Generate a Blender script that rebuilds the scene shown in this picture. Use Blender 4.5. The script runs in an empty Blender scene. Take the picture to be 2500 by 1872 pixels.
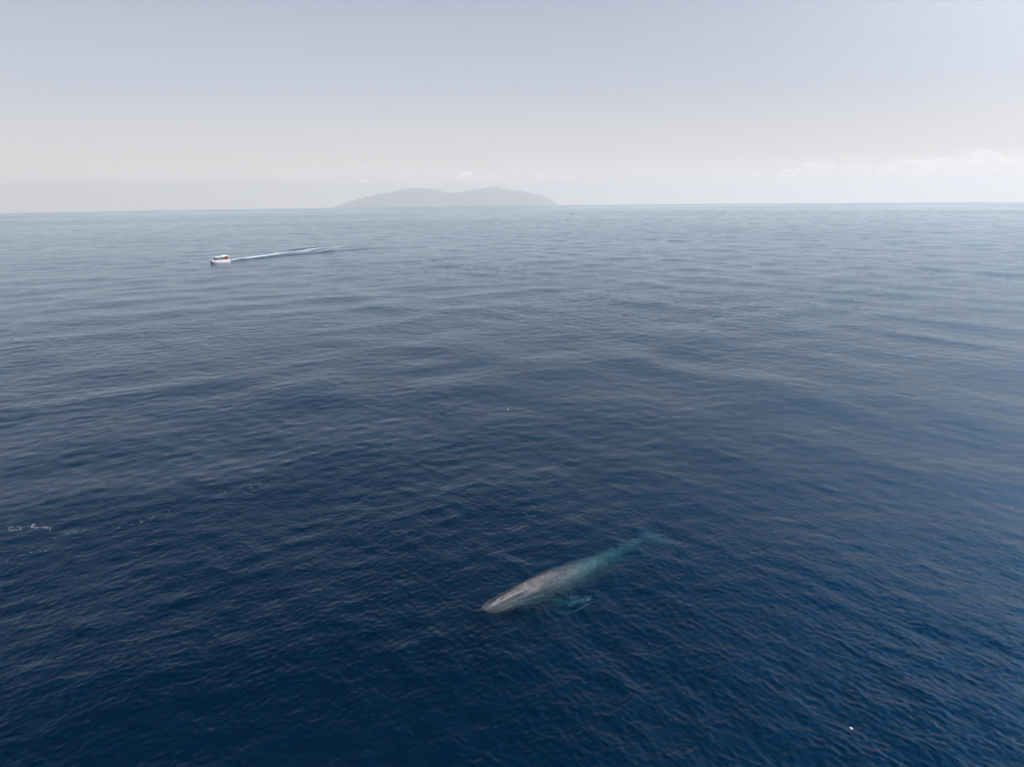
import bpy, bmesh, math, random
import numpy as np
from mathutils import Vector, Matrix

S = bpy.context.scene
C = S.collection
R_SEA = 417000.0          # radius of curvature of the sea sheet

# ------------------------------------------------------------------ camera
cam_d = bpy.data.cameras.new('camera')
cam = bpy.data.objects.new('camera', cam_d)
C.objects.link(cam)
cam_d.sensor_fit = 'HORIZONTAL'
cam_d.sensor_width = 36.0
cam_d.lens = 36.0 * 700 / 1024
cam_d.clip_start = 0.5
cam_d.clip_end = 200000
cam.matrix_world = (Matrix.Translation((0, 0, 30.0)) @
                    Matrix.Rotation(math.radians(90 - 14.92), 4, 'X') @
                    Matrix.Rotation(math.radians(-0.62), 4, 'Z'))
S.camera = cam

# ------------------------------------------------------------------ render
S.view_settings.view_transform = 'Standard'
S.view_settings.look = 'None'
S.view_settings.gamma = 1.0
S.view_settings.use_curve_mapping = False
S.view_settings.exposure = 0.38
cy = S.cycles
cy.use_denoising = True
try:
    cy.denoiser = 'OPENIMAGEDENOISE'
except Exception:
    pass
cy.max_bounces = 8
cy.diffuse_bounces = 2
cy.glossy_bounces = 3
cy.transmission_bounces = 4
cy.volume_bounces = 2
cy.transparent_max_bounces = 16
cy.caustics_reflective = False
cy.caustics_refractive = True
cy.sample_clamp_indirect = 3.0
cy.volume_step_rate = 1.0

# ------------------------------------------------------------------ sky and sun
SUN_EL = math.radians(56)
SUN_AZ = math.radians(98)        # clockwise from the view direction (+Y), to the right
world = bpy.data.worlds.new('World')
S.world = world
world.use_nodes = True
wn = world.node_tree.nodes
wl = world.node_tree.links
wn.clear()
w_out = wn.new('ShaderNodeOutputWorld')
bg = wn.new('ShaderNodeBackground')
bg.inputs['Strength'].default_value = 0.1
sky = wn.new('ShaderNodeTexSky')
sky.sky_type = 'NISHITA'
sky.sun_disc = False
sky.sun_elevation = SUN_EL
sky.sun_rotation = SUN_AZ
sky.altitude = 30
sky.air_density = 1.0
sky.dust_density = 3.0
sky.ozone_density = 1.5
# thin high haze veil: desaturates the sky, thickest at the horizon, brighter towards the sun
tc = wn.new('ShaderNodeTexCoord')
sep = wn.new('ShaderNodeSeparateXYZ')
wl.new(tc.outputs['Generated'], sep.inputs[0])
el = wn.new('ShaderNodeMath'); el.operation = 'MAXIMUM'; el.inputs[1].default_value = 0.0
wl.new(sep.outputs['Z'], el.inputs[0])
veil = wn.new('ShaderNodeValToRGB')
wl.new(el.outputs[0], veil.inputs[0])
cr = veil.color_ramp
SKY_RAMP = [(0.0, (10.6, 9.0, 8.1)), (0.05, (6.7, 6.2, 6.05)), (0.12, (4.9, 5.15, 5.75)),
            (0.235, (3.7, 4.05, 4.95)), (0.32, (2.9, 3.5, 4.8)), (0.43, (1.5, 2.5, 4.0)), (0.58, (0.3, 1.1, 2.2)), (0.75, (0.03, 0.35, 0.9))]
while len(cr.elements) < len(SKY_RAMP):
    cr.elements.new(0.5)
for e, (p, c) in zip(cr.elements, SKY_RAMP):
    e.position = p
    e.color = (c[0] / 10, c[1] / 10, c[2] / 10, 1)
vs = wn.new('ShaderNodeVectorMath'); vs.operation = 'SCALE'; vs.inputs['Scale'].default_value = 10.0
wl.new(veil.outputs['Color'], vs.inputs[0])
# sky dims slightly to the right, offsetting the added glow
gx = wn.new('ShaderNodeMapRange')
gx.inputs['From Min'].default_value = -0.6
gx.inputs['From Max'].default_value = 0.9
gx.inputs['To Min'].default_value = 0.97
gx.inputs['To Max'].default_value = 0.84
gx.interpolation_type = 'SMOOTHERSTEP'
wl.new(sep.outputs['X'], gx.inputs['Value'])
# broad aureole round the sun
dt = wn.new('ShaderNodeVectorMath'); dt.operation = 'DOT_PRODUCT'
dt.inputs[1].default_value = (math.sin(SUN_AZ) * math.cos(SUN_EL), math.cos(SUN_AZ) * math.cos(SUN_EL), math.sin(SUN_EL))
wl.new(tc.outputs['Generated'], dt.inputs[0])
d0 = wn.new('ShaderNodeMath'); d0.operation = 'MAXIMUM'; d0.inputs[1].default_value = 0.0
wl.new(dt.outputs['Value'], d0.inputs[0])
d2 = wn.new('ShaderNodeMath'); d2.operation = 'POWER'; d2.inputs[1].default_value = 4.0
wl.new(d0.outputs[0], d2.inputs[0])
d3 = wn.new('ShaderNodeMath'); d3.operation = 'MULTIPLY_ADD'; d3.inputs[1].default_value = 2.5
wl.new(d2.outputs[0], d3.inputs[0]); wl.new(gx.outputs[0], d3.inputs[2])
# added sky glow high on the right, out of view, brightening the sea reflection
VA, VE = math.radians(61), math.radians(54)
dv = wn.new('ShaderNodeVectorMath'); dv.operation = 'DOT_PRODUCT'
dv.inputs[1].default_value = (math.sin(VA) * math.cos(VE), math.cos(VA) * math.cos(VE), math.sin(VE))
wl.new(tc.outputs['Generated'], dv.inputs[0])
v0 = wn.new('ShaderNodeMath'); v0.operation = 'MAXIMUM'; v0.inputs[1].default_value = 0.0
wl.new(dv.outputs['Value'], v0.inputs[0])
v2 = wn.new('ShaderNodeMath'); v2.operation = 'POWER'; v2.inputs[1].default_value = 9.0
wl.new(v0.outputs[0], v2.inputs[0])
v3 = wn.new('ShaderNodeMath'); v3.operation = 'MULTIPLY_ADD'; v3.inputs[1].default_value = 14.0
wl.new(v2.outputs[0], v3.inputs[0]); wl.new(d3.outputs[0], v3.inputs[2])
vg = wn.new('ShaderNodeVectorMath'); vg.operation = 'SCALE'
wl.new(vs.outputs[0], vg.inputs[0]); wl.new(v3.outputs[0], vg.inputs['Scale'])
mixs = wn.new('ShaderNodeMix'); mixs.data_type = 'RGBA'
mixs.inputs['Factor'].default_value = 0.93
wl.new(sky.outputs[0], mixs.inputs['A']); wl.new(vg.outputs[0], mixs.inputs['B'])
wl.new(mixs.outputs['Result'], bg.inputs['Color'])
wl.new(bg.outputs[0], w_out.inputs['Surface'])

sun_d = bpy.data.lights.new('sun', 'SUN')
sun_d.energy = 4.6
sun_d.angle = math.radians(0.5)
sun_d.color = (1.0, 0.965, 0.92)
sun = bpy.data.objects.new('sun', sun_d)
C.objects.link(sun)
sdir = Vector((math.sin(SUN_AZ) * math.cos(SUN_EL), math.cos(SUN_AZ) * math.cos(SUN_EL), math.sin(SUN_EL)))
sun.rotation_euler = sdir.to_track_quat('Z', 'Y').to_euler()
sun.location = (60, 0, 80)

# ------------------------------------------------------------------ helpers
def mat(name):
    m = bpy.data.materials.new(name)
    m.use_nodes = True
    n = m.node_tree.nodes
    n.clear()
    return m, n, m.node_tree.links, n.new('ShaderNodeOutputMaterial')

def plain(name, col, rough=0.5, spec=0.5, bump=0.0, scale=3.0, vary=0.12, metal=0.0):
    m, n, l, out = mat(name)
    b = n.new('ShaderNodeBsdfPrincipled')
    b.inputs['Roughness'].default_value = rough
    b.inputs['Metallic'].default_value = metal
    b.inputs['Specular IOR Level'].default_value = spec
    t = n.new('ShaderNodeTexCoord')
    no = n.new('ShaderNodeTexNoise'); no.inputs['Scale'].default_value = scale
    no.inputs['Detail'].default_value = 5
    l.new(t.outputs['Object'], no.inputs['Vector'])
    mr = n.new('ShaderNodeMapRange')
    mr.inputs['To Min'].default_value = 1 - vary
    mr.inputs['To Max'].default_value = 1 + vary
    l.new(no.outputs['Fac'], mr.inputs['Value'])
    sc = n.new('ShaderNodeVectorMath'); sc.operation = 'SCALE'
    sc.inputs[0].default_value = col
    l.new(mr.outputs[0], sc.inputs['Scale'])
    l.new(sc.outputs[0], b.inputs['Base Color'])
    l.new(b.outputs[0], out.inputs['Surface'])
    return m

def mesh_obj(name, verts, faces, mats=(), parent=None, smooth=True):
    me = bpy.data.meshes.new(name)
    me.from_pydata([tuple(v) for v in verts], [], [tuple(f) for f in faces])
    for m in mats:
        me.materials.append(m)
    if smooth:
        me.shade_smooth()
    o = bpy.data.objects.new(name, me)
    C.objects.link(o)
    if parent:
        o.parent = parent
    return o

def big_mesh(name, V, F, mats=()):
    """V (n,3) float array, F (m,4) int array"""
    me = bpy.data.meshes.new(name)
    me.vertices.add(len(V))
    me.vertices.foreach_set('co', V.astype(np.float32).ravel())
    me.loops.add(F.size)
    me.loops.foreach_set('vertex_index', F.astype(np.int32).ravel())
    me.polygons.add(len(F))
    me.polygons.foreach_set('loop_start', np.arange(0, F.size, F.shape[1], dtype=np.int32))
    for m in mats:
        me.materials.append(m)
    me.update(calc_edges=True)
    me.shade_smooth()
    o = bpy.data.objects.new(name, me)
    C.objects.link(o)
    return o

def tag(o, label=None, cat=None, group=None, kind=None):
    if label: o['label'] = label
    if cat: o['category'] = cat
    if group: o['group'] = group
    if kind: o['kind'] = kind
    return o

def empty(name, loc, rz=0.0):
    o = bpy.data.objects.new(name, None)
    C.objects.link(o)
    o.location = loc
    o.rotation_euler = (0, 0, rz)
    o.empty_display_size = 0.3
    return o

# ------------------------------------------------------------------ wave field
def wave_tile(n, L, lo, hi, wind, spread, slope, seed, power=2.0):
    """periodic height tile; wavelengths lo..hi, rms slope given, crests choppy"""
    rng = np.random.default_rng(seed)
    k = 2 * np.pi * np.fft.fftfreq(n, L / n)
    kx, ky = np.meshgrid(k, k)
    kk = np.hypot(kx, ky); kk[0, 0] = 1
    th = np.arctan2(ky, kx) + wind          # wind = rotation of the tile in the world
    # two crossing wave trains
    amp = kk ** (-power) * (0.42 + np.abs(np.cos(th - math.radians(38))) ** spread + 0.9 * np.abs(np.cos(th - math.radians(124))) ** spread)
    wl_ = 2 * np.pi / kk
    amp *= 1 / (1 + (lo / wl_) ** 6) / (1 + (wl_ / hi) ** 6)
    amp[0, 0] = 0
    ph = rng.standard_normal((n, n)) + 1j * rng.standard_normal((n, n))
    sp = amp * ph
    h = np.fft.ifft2(sp).real
    f = np.fft.fft2(h)
    sx = np.fft.ifft2(1j * kx * f).real
    sy = np.fft.ifft2(1j * ky * f).real
    s = slope / np.sqrt((sx ** 2 + sy ** 2).mean())
    dx = np.fft.ifft2(-1j * kx / kk * f).real
    dy = np.fft.ifft2(-1j * ky / kk * f).real
    return np.stack([h, dx, dy], -1) * s

CHOP = -1.5
TILES = [  # tile, size, rotation, near-fade wavelength scale
    (wave_tile(256, 233.0, 9.0, 46.0, 0.31, 6, 0.026, 1), 233.0, 0.31, 15.0),
    (wave_tile(512, 89.0, 1.2, 5.0, -0.12, 6, 0.040, 2), 89.0, -0.12, 4.5),
    (wave_tile(1024, 61.0, 0.20, 0.95, 0.22, 5, 0.126, 3, 1.75), 61.0, 0.22, 1.1),
]

def sample_tile(T, L, rot, x, y):
    n = T.shape[0]
    c, s = math.cos(rot), math.sin(rot)
    u = ((x * c + y * s) / L * n) % n
    v = ((-x * s + y * c) / L * n) % n
    i = np.floor(u).astype(int); j = np.floor(v).astype(int)
    fu = u - i; fv = v - j
    fu = (fu * fu * (3 - 2 * fu))[..., None]; fv = (fv * fv * (3 - 2 * fv))[..., None]
    i %= n; j %= n
    i1 = (i + 1) % n; j1 = (j + 1) % n
    return (T[j, i] * (1 - fu) * (1 - fv) + T[j, i1] * fu * (1 - fv) +
            T[j1, i] * (1 - fu) * fv + T[j1, i1] * fu * fv)

WAKE_C = [(-143.5, 357.5), (-140.5, 372), (-132.6, 409), (-116.5, 454), (-97.0, 485), (-66.0, 500)]
WAKE_NEAR = [(-141.6, 357.0), (-137.5, 371), (-126.5, 391), (-106.5, 421), (-85.5, 444), (-66.0, 459)]
WAKE_FAR = [(-144.9, 359.5), (-142.8, 380), (-137.4, 423), (-121.5, 462), (-99.5, 492), (-74.0, 506)]
def smooth_line(P, n=160):
    P = np.array(P, float)
    t = np.linspace(0, len(P) - 1, n)
    i = np.clip(t.astype(int), 0, len(P) - 2); f = (t - i)[:, None]
    g = lambda k: P[np.clip(k, 0, len(P) - 1)]
    p0, p1, p2, p3 = g(i - 1), g(i), g(i + 1), g(i + 2)
    return 0.5 * (2 * p1 + (p2 - p0) * f + (2 * p0 - 5 * p1 + 4 * p2 - p3) * f ** 2 + (3 * p1 - p0 - 3 * p2 + p3) * f ** 3)
L_NEAR = smooth_line(WAKE_NEAR); L_FAR = smooth_line(WAKE_FAR); L_MID = smooth_line(WAKE_C)

def ridge(x, y, line, width):
    """distance-based ridge along a polyline, with fade along its length"""
    out = np.zeros_like(x)
    m = (x > -170) & (x < -40) & (y > 340) & (y < 530)
    if not m.any(): return out
    xs, ys = x[m], y[m]
    best = np.full(xs.shape, 1e9); par = np.zeros(xs.shape)
    for k in range(0, len(line)):
        d = (xs - line[k, 0]) ** 2 + (ys - line[k, 1]) ** 2
        b = d < best
        best[b] = d[b]; par[b] = k / len(line)
    out[m] = np.exp(-best / width ** 2) * np.minimum(1, (1.02 - par) * 2.2) * np.minimum(1, 0.3 + par * 5)
    return out

def sea_h(x, y, spacing=0.1, full=False):
    x = np.asarray(x, float); y = np.asarray(y, float)
    h = np.zeros_like(x); ox = np.zeros_like(x); oy = np.zeros_like(x)
    # slow patches: calmer and rougher water
    patch = 1.0 + 0.45 * np.sin(x * 0.021 + 1.3 * np.sin(y * 0.013)) * np.sin(y * 0.034 + 0.7 + np.sin(x * 0.017))
    # calmer water pressed flat round the whale
    for T, L, rot, lam in TILES:
        fade = np.clip(1.6 - 2.2 * spacing / lam, 0, 1)
        w = fade * (patch if lam < 5 else 1)
        q = sample_tile(T, L, rot, x, y)
        h += q[..., 0] * w
        if full:
            c, s = math.cos(rot), math.sin(rot)
            ox += CHOP * w * (q[..., 1] * c - q[..., 2] * s)
            oy += CHOP * w * (q[..., 1] * s + q[..., 2] * c)
    h += 0.6 * ridge(x, y, L_NEAR, 2.4) + 0.5 * ridge(x, y, L_FAR, 2.6)
    h = h - (x * x + y * y) / (2 * R_SEA)
    return (h, x + ox, y + oy) if full else h

# radial sheet, fine in the sector that faces +Y, coarser elsewhere
ang_f = np.linspace(-0.86, 0.86, 900)
ang_c = np.linspace(0.86, 2 * np.pi - 0.86, 150)[1:-1]
ang = np.concatenate([ang_f, ang_c])
r1 = 22 * np.exp(np.arange(0, math.log(1600 / 22), 0.0023))
r2 = np.geomspace(1600, 46000, 300)[1:]
rad = np.concatenate([[2, 6, 10, 14, 18], r1, r2])
AA, RR = np.meshgrid(ang, rad)
X = RR * np.sin(AA); Y = RR * np.cos(AA)
SP = np.maximum(np.abs(RR * 0.0021), 0.0)
SP = np.where(np.abs((AA + np.pi) % (2 * np.pi) - np.pi) > 0.87, SP * 16, SP)
Z, X, Y = sea_h(X, Y, SP, True)
na, nr = len(ang), len(rad)
V = np.stack([X, Y, Z], -1).reshape(-1, 3)
idx = np.arange(nr * na).reshape(nr, na)
a0 = idx[:-1, :]; a1 = idx[1:, :]
b0 = np.roll(a0, -1, 1); b1 = np.roll(a1, -1, 1)
F = np.stack([a0, b0, b1, a1], -1).reshape(-1, 4)
# inner cap as degenerate-free quads: ring 0 to a centre disc
DEPTH = 30.0
bottom = V[idx[-1]].copy(); bottom[:, 2] -= DEPTH
nb = len(V)
V = np.concatenate([V, bottom])
bi = np.arange(na) + nb
top = idx[-1]
F2 = np.stack([top, np.roll(top, -1), np.roll(bi, -1), bi], -1)
# sea floor rings
bot_rings = []
rb = [25000, 12000, 5000, 1500, 300, 60, 2]
prev = bi
allV = [V]; allF = [F, F2]
n0 = len(V)
for r in rb:
    ring = np.stack([r * np.sin(ang), r * np.cos(ang), np.full(na, -DEPTH - r * r / (2 * R_SEA))], -1)
    ii = np.arange(na) + n0; n0 += na
    allV.append(ring)
    allF.append(np.stack([prev, np.roll(prev, -1), np.roll(ii, -1), ii], -1))
    prev = ii
n_side = len(F) + na
# caps
cz = np.array([[0, 0, float(sea_h(np.zeros(1), np.zeros(1))[0])], [0, 0, -DEPTH]])
allV.append(cz)
ct, cb = n0, n0 + 1
t3 = []
V = np.concatenate(allV); F = np.concatenate(allF)
i0 = idx[0]
k = np.arange(0, na - 1, 2)
capT = np.stack([np.full(len(k), ct), i0[(k + 2) % na], i0[k + 1], i0[k]], -1)
capB = np.stack([np.full(len(k), cb), prev[k], prev[k + 1], prev[(k + 2) % na]], -1)
F = np.concatenate([F, capT, capB])

# ---- water material
WATER_BUMP = 1.0
m_sea, n, l, out = mat('sea_water')
tcn = n.new('ShaderNodeTexCoord')
def noise(scale, detail=3.0, rough=0.5, vec=None, stretch=(1, 1, 1), rot=0.0, dist=0.0, nn=n, ll=l, t=tcn):
    mp = nn.new('ShaderNodeMapping')
    mp.inputs['Scale'].default_value = stretch
    mp.inputs['Rotation'].default_value = (0, 0, rot)
    ll.new(t.outputs['Object'], mp.inputs['Vector'])
    no = nn.new('ShaderNodeTexNoise')
    no.inputs['Scale'].default_value = scale
    no.inputs['Detail'].default_value = detail
    no.inputs['Roughness'].default_value = rough
    no.inputs['Distortion'].default_value = dist
    ll.new(mp.outputs[0], no.inputs['Vector'])
    return no.outputs['Fac']
def math_(op, a, b=None, c=None, nn=n, ll=l, clamp=False):
    q = nn.new('ShaderNodeMath'); q.operation = op; q.use_clamp = clamp
    for i, v in enumerate((a, b, c)):
        if v is None: continue
        if isinstance(v, (int, float)): q.inputs[i].default_value = v
        else: ll.new(v, q.inputs[i])
    return q.outputs[0]
# wind patches (slicks and ruffled water)
slick = noise(0.0022, 4, 0.6, stretch=(0.45, 1.0, 1), rot=0.12, dist=0.6)
slick_m = n.new('ShaderNodeMapRange'); slick_m.inputs['From Min'].default_value = 0.36; slick_m.inputs['From Max'].default_value = 0.60
slick_m.inputs['To Min'].default_value = 0.25; slick_m.inputs['To Max'].default_value = 1.15
l.new(slick, slick_m.inputs['Value'])
rip1 = noise(1.1, 3, 0.55, stretch=(1, 1, 1), rot=0.2, dist=0.4)     # ~1 m chop
rip2 = noise(4.2, 3, 0.6, stretch=(1, 1, 1), rot=-0.35, dist=0.6)     # ripples
rip3 = noise(0.28, 2, 0.5, stretch=(0.6, 1.2, 1), rot=0.1)                 # long waves, far water
def ridged(v):
    r_ = math_('SUBTRACT', 1.0, math_('ABSOLUTE', math_('MULTIPLY_ADD', v, 2.0, -1.0)))
    return math_('MULTIPLY', r_, r_)
hsum = math_('ADD', math_('MULTIPLY', rip1, 0.06), math_('MULTIPLY', rip2, 0.034))
hsum = math_('ADD', hsum, math_('MULTIPLY', rip3, 0.22))
hsum = math_('MULTIPLY', hsum, slick_m.outputs[0])
bmp = n.new('ShaderNodeBump'); bmp.inputs['Strength'].default_value = WATER_BUMP
bmp.inputs['Distance'].default_value = 1.0
l.new(hsum, bmp.inputs['Height'])
gl = n.new('ShaderNodeBsdfGlossy'); gl.inputs['Roughness'].default_value = 0.09
gl.inputs['Color'].default_value = (0.80, 0.93, 1.0, 1)
l.new(bmp.outputs[0], gl.inputs['Normal'])
geo = n.new('ShaderNodeNewGeometry')
ior = n.new('ShaderNodeMapRange')
ior.inputs['To Min'].default_value = 1.333; ior.inputs['To Max'].default_value = 1 / 1.333
l.new(geo.outputs['Backfacing'], ior.inputs['Value'])
fr = n.new('ShaderNodeFresnel'); l.new(ior.outputs[0], fr.inputs['IOR']); l.new(bmp.outputs[0], fr.inputs['Normal'])
tr = n.new('ShaderNodeBsdfTransparent'); tr.inputs['Color'].default_value = (0.97, 0.985, 0.99, 1)
rf = n.new('ShaderNodeBsdfRefraction'); rf.inputs['IOR'].default_value = 1.333; rf.inputs['Roughness'].default_value = 0.0
bmp2 = n.new('ShaderNodeBump'); bmp2.inputs['Strength'].default_value = 1.0; bmp2.inputs['Distance'].default_value = 3.0
l.new(hsum, bmp2.inputs['Height'])
l.new(bmp2.outputs[0], rf.inputs['Normal'])
mtr = n.new('ShaderNodeMixShader'); mtr.inputs[0].default_value = 0.76
l.new(tr.outputs[0], mtr.inputs[1]); l.new(rf.outputs[0], mtr.inputs[2])
ruf = n.new('ShaderNodeMapRange'); ruf.inputs['From Min'].default_value = 0.25; ruf.inputs['From Max'].default_value = 1.15
ruf.inputs['To Min'].default_value = 0.015; ruf.inputs['To Max'].default_value = 0.05
l.new(slick_m.outputs[0], ruf.inputs['Value']); l.new(ruf.outputs[0], gl.inputs['Roughness'])
# ruffled water shows more wave faces at low angles: less mirror-like than a slick
rfl = math_('SUBTRACT', 1.0, math_('MULTIPLY', math_('MULTIPLY', slick_m.outputs[0], 0.06), fr.outputs[0]))
frs = math_('MULTIPLY', fr.outputs[0], rfl)
mx = n.new('ShaderNodeMixShader')
l.new(frs, mx.inputs[0]); l.new(mtr.outputs[0], mx.inputs[1]); l.new(gl.outputs[0], mx.inputs[2])
l.new(mx.outputs[0], out.inputs['Surface'])
# body of the water: absorbs red, scatters a little blue
ABS = (0.40, 0.095, 0.065)
SCA = (0.0, 0.0054, 0.0108)
va = n.new('ShaderNodeVolumeAbsorption'); vsn = n.new('ShaderNodeVolumeScatter')
mxa = max(ABS)
va.inputs['Density'].default_value = mxa            # extinction = density * (1 - colour)
va.inputs['Color'].default_value = tuple(1 - a / mxa for a in ABS) + (1,)
mxs = max(SCA)
vsn.inputs['Density'].default_value = mxs
vsn.inputs['Color'].default_value = tuple(a / mxs for a in SCA) + (1,)
vad = n.new('ShaderNodeAddShader')
l.new(va.outputs[0], vad.inputs[0]); l.new(vsn.outputs[0], vad.inputs[1])
l.new(vad.outputs[0], out.inputs['Volume'])
m_bed = plain('sea_bed', (0.01, 0.012, 0.012), 0.9, 0.1)
sea = big_mesh('sea', V, F, (m_sea, m_bed))
mi = np.zeros(len(F), np.int32); mi[n_side:len(F) - 2 * len(k)] = 1; mi[len(F) - len(k):] = 1
sea.data.polygons.foreach_set('material_index', mi)
tag(sea, kind='structure')

# ------------------------------------------------------------------ island on the horizon
def island():
    # ridge line, azimuth in pixels of the photograph turned once into metres at 20 km
    # profile: (metres along the ridge, metres above the sea) seen from far off
    prof = [(-3780, 0), (-3450, 190), (-2900, 275), (-2530, 385), (-1990, 535), (-1600, 625), (-1200, 672), (-770, 748),
            (-340, 740), (-50, 740), (270, 632), (740, 676), (1100, 730), (1390, 772), (1640, 795), (1800, 740), (2000, 688),
            (2290, 704), (2500, 650), (2720, 598), (3010, 552), (3190, 430), (3370, 300), (3500, 170), (3640, 0)]
    px = np.array([p[0] for p in prof], float); ph = np.array([p[1] for p in prof], float)
    px *= 2; ph = np.where(ph > 0, 928 + 2 * ph, 0); ph[0] = ph[-1] = 900; px[0] -= 100; px[-1] += 60
    nx, ny = 420, 160
    xs = np.linspace(-8200, 8200, nx); ys = np.linspace(-5200, 5200, ny)
    XX, YY = np.meshgrid(xs, ys)
    rng = np.random.default_rng(7)
    def fbm(x, y):
        s = 0
        for o in range(6):
            f = 0.0005 * 2 ** o; a = 0.5 ** o
            p = rng.uniform(0, 6.28, 6)
            s = s + a * (np.sin(x * f * 2 + p[0] + 1.7 * np.sin(y * f * 1.7 + p[1])) * np.cos(y * f * 2.2 + p[2] + 1.3 * np.sin(x * f + p[3])))
        return s
    base = np.interp(XX, px, ph, left=0, right=0)
    wdt = 500 + 1.7 * base
    fall = np.clip(1 - np.abs(YY / wdt) ** 1.5, 0, 1)
    n1 = fbm(XX, YY)
    H = base * fall * (1 + 0.0 * n1) - 75 * np.abs(n1) * (base > 1) * np.clip(np.abs(YY) / 700, 0, 1) * fall + 26 * n1 * fall
    a = math.radians(-5.75)
    cx, cyy = 40000 * math.sin(a), 40000 * math.cos(a)
    wx = cx + XX * math.cos(a) + YY * math.sin(a)
    wy = cyy - XX * math.sin(a) + YY * math.cos(a)
    wz = H - (wx ** 2 + wy ** 2) / (2 * R_SEA) + 0.0
    # the foot dips under water so it has no edge
    wz = np.where(base * fall < 2, wz - 25, wz)
    Vv = np.stack([wx, wy, wz], -1).reshape(-1, 3)
    ii = np.arange(nx * ny).reshape(ny, nx)
    Ff = np.stack([ii[:-1, :-1], ii[:-1, 1:], ii[1:, 1:], ii[1:, :-1]], -1).reshape(-1, 4)
    m, n, l, out = mat('island_forest')
    b = n.new('ShaderNodeBsdfPrincipled'); b.inputs['Roughness'].default_value = 0.9
    t = n.new('ShaderNodeTexCoord')
    no = n.new('ShaderNodeTexNoise'); no.inputs['Scale'].default_value = 0.004; no.inputs['Detail'].default_value = 8
    l.new(t.outputs['Object'], no.inputs['Vector'])
    r = n.new('ShaderNodeValToRGB')
    r.color_ramp.elements[0].position = 0.35; r.color_ramp.elements[0].color = (0.035, 0.055, 0.022, 1)
    r.color_ramp.elements[1].position = 0.68; r.color_ramp.elements[1].color = (0.13, 0.12, 0.07, 1)
    l.new(no.outputs['Fac'], r.inputs[0]); l.new(r.outputs[0], b.inputs['Base Color'])
    l.new(b.outputs[0], out.inputs['Surface'])
    o = big_mesh('island', Vv, Ff, (m,))
    tag(o, 'long hazy mountainous island rising from the horizon', 'island', kind='structure')
island()

# ------------------------------------------------------------------ clouds far beyond the haze
m_cloud, n, l, out = mat('cloud_vapour')
cd1 = n.new('ShaderNodeBsdfDiffuse'); cd1.inputs['Color'].default_value = (1.0, 0.92, 0.85, 1)
cd2 = n.new('ShaderNodeBsdfTranslucent'); cd2.inputs['Color'].default_value = (1.0, 0.92, 0.85, 1)
cd = n.new('ShaderNodeMixShader'); cd.inputs[0].default_value = 0.5
l.new(cd1.outputs[0], cd.inputs[1]); l.new(cd2.outputs[0], cd.inputs[2])
ct_ = n.new('ShaderNodeBsdfTransparent'); cm = n.new('ShaderNodeMixShader')
tcl = n.new('ShaderNodeTexCoord')
cn_ = noise(0.001, 4, 0.5, nn=n, ll=l, t=tcl)
cmr = n.new('ShaderNodeMapRange'); cmr.inputs['From Min'].default_value = 0.38; cmr.inputs['From Max'].default_value = 0.68
cmr.inputs['To Min'].default_value = 0.04; cmr.inputs['To Max'].default_value = 0.2
l.new(cn_, cmr.inputs['Value']); l.new(cmr.outputs[0], cm.inputs[0]); l.new(ct_.outputs[0], cm.inputs[1]); l.new(cd.outputs[0], cm.inputs[2])
l.new(cm.outputs[0], out.inputs['Surface'])

m_puff = m_cloud.copy(); m_puff.name = 'small_cloud_vapour'
for q_ in m_puff.node_tree.nodes:
    if q_.type == 'MAP_RANGE':
        q_.inputs['To Min'].default_value = 0.15; q_.inputs['To Max'].default_value = 0.6
# (x, y, z, width, height) in metres, about 60 km off
CL = [(-11799, 58828, 1246, 702, 562),
      (-12865, 58605, 904, 772, 281),
      (-6402, 59657, 1108, 562, 316),
      (-3478, 59899, 1760, 1404, 632),
      (-1601, 59979, 1646, 702, 421),
      (151, 60000, 1661, 386, 211),
      (2506, 59948, 1603, 983, 562),
      (4550, 59827, 1610, 1053, 421),
      (18887, 56950, 1445, 1545, 386),
      (21186, 56135, 1609, 843, 632),
      (22658, 55557, 1843, 1545, 1053),
      (23563, 55180, 1761, 1264, 1194),
      (25831, 54155, 1701, 2107, 772),
      (28676, 52704, 1732, 3862, 1194),
      (30754, 51519, 1831, 4213, 1334),
      (32338, 50540, 2045, 2458, 1615),
      (34035, 49413, 1764, 2809, 1615)]
CL_LAB = ['tiny puff cloud leaning over the left slope of the island', 'flat little cloud low at the left end of the island',
          'faint small cloud touching the left summit ridge of the island', 'brightest little cloud above the island saddle',
          'small round cloud left of the island peak', 'tiniest cloud speck above the island peak',
          'pinkish small cloud above the right end of the island', 'faint cloud just right of the island',
          'thin low streak of cloud right of the empty middle of the sky', 'small upright cloud left of the pair of curled clouds',
          'left of the two curled clouds at right of the horizon', 'right of the two curled clouds, taller one',
          'pale faint cloud between the curled pair and the long bank', 'left end of the long pale cloud bank at right',
          'middle stretch of the long pale cloud bank at right', 'tallest hump of the long cloud bank near the right edge',
          'cloud of the long bank cut by the right edge of the photo']
import mathutils
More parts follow.
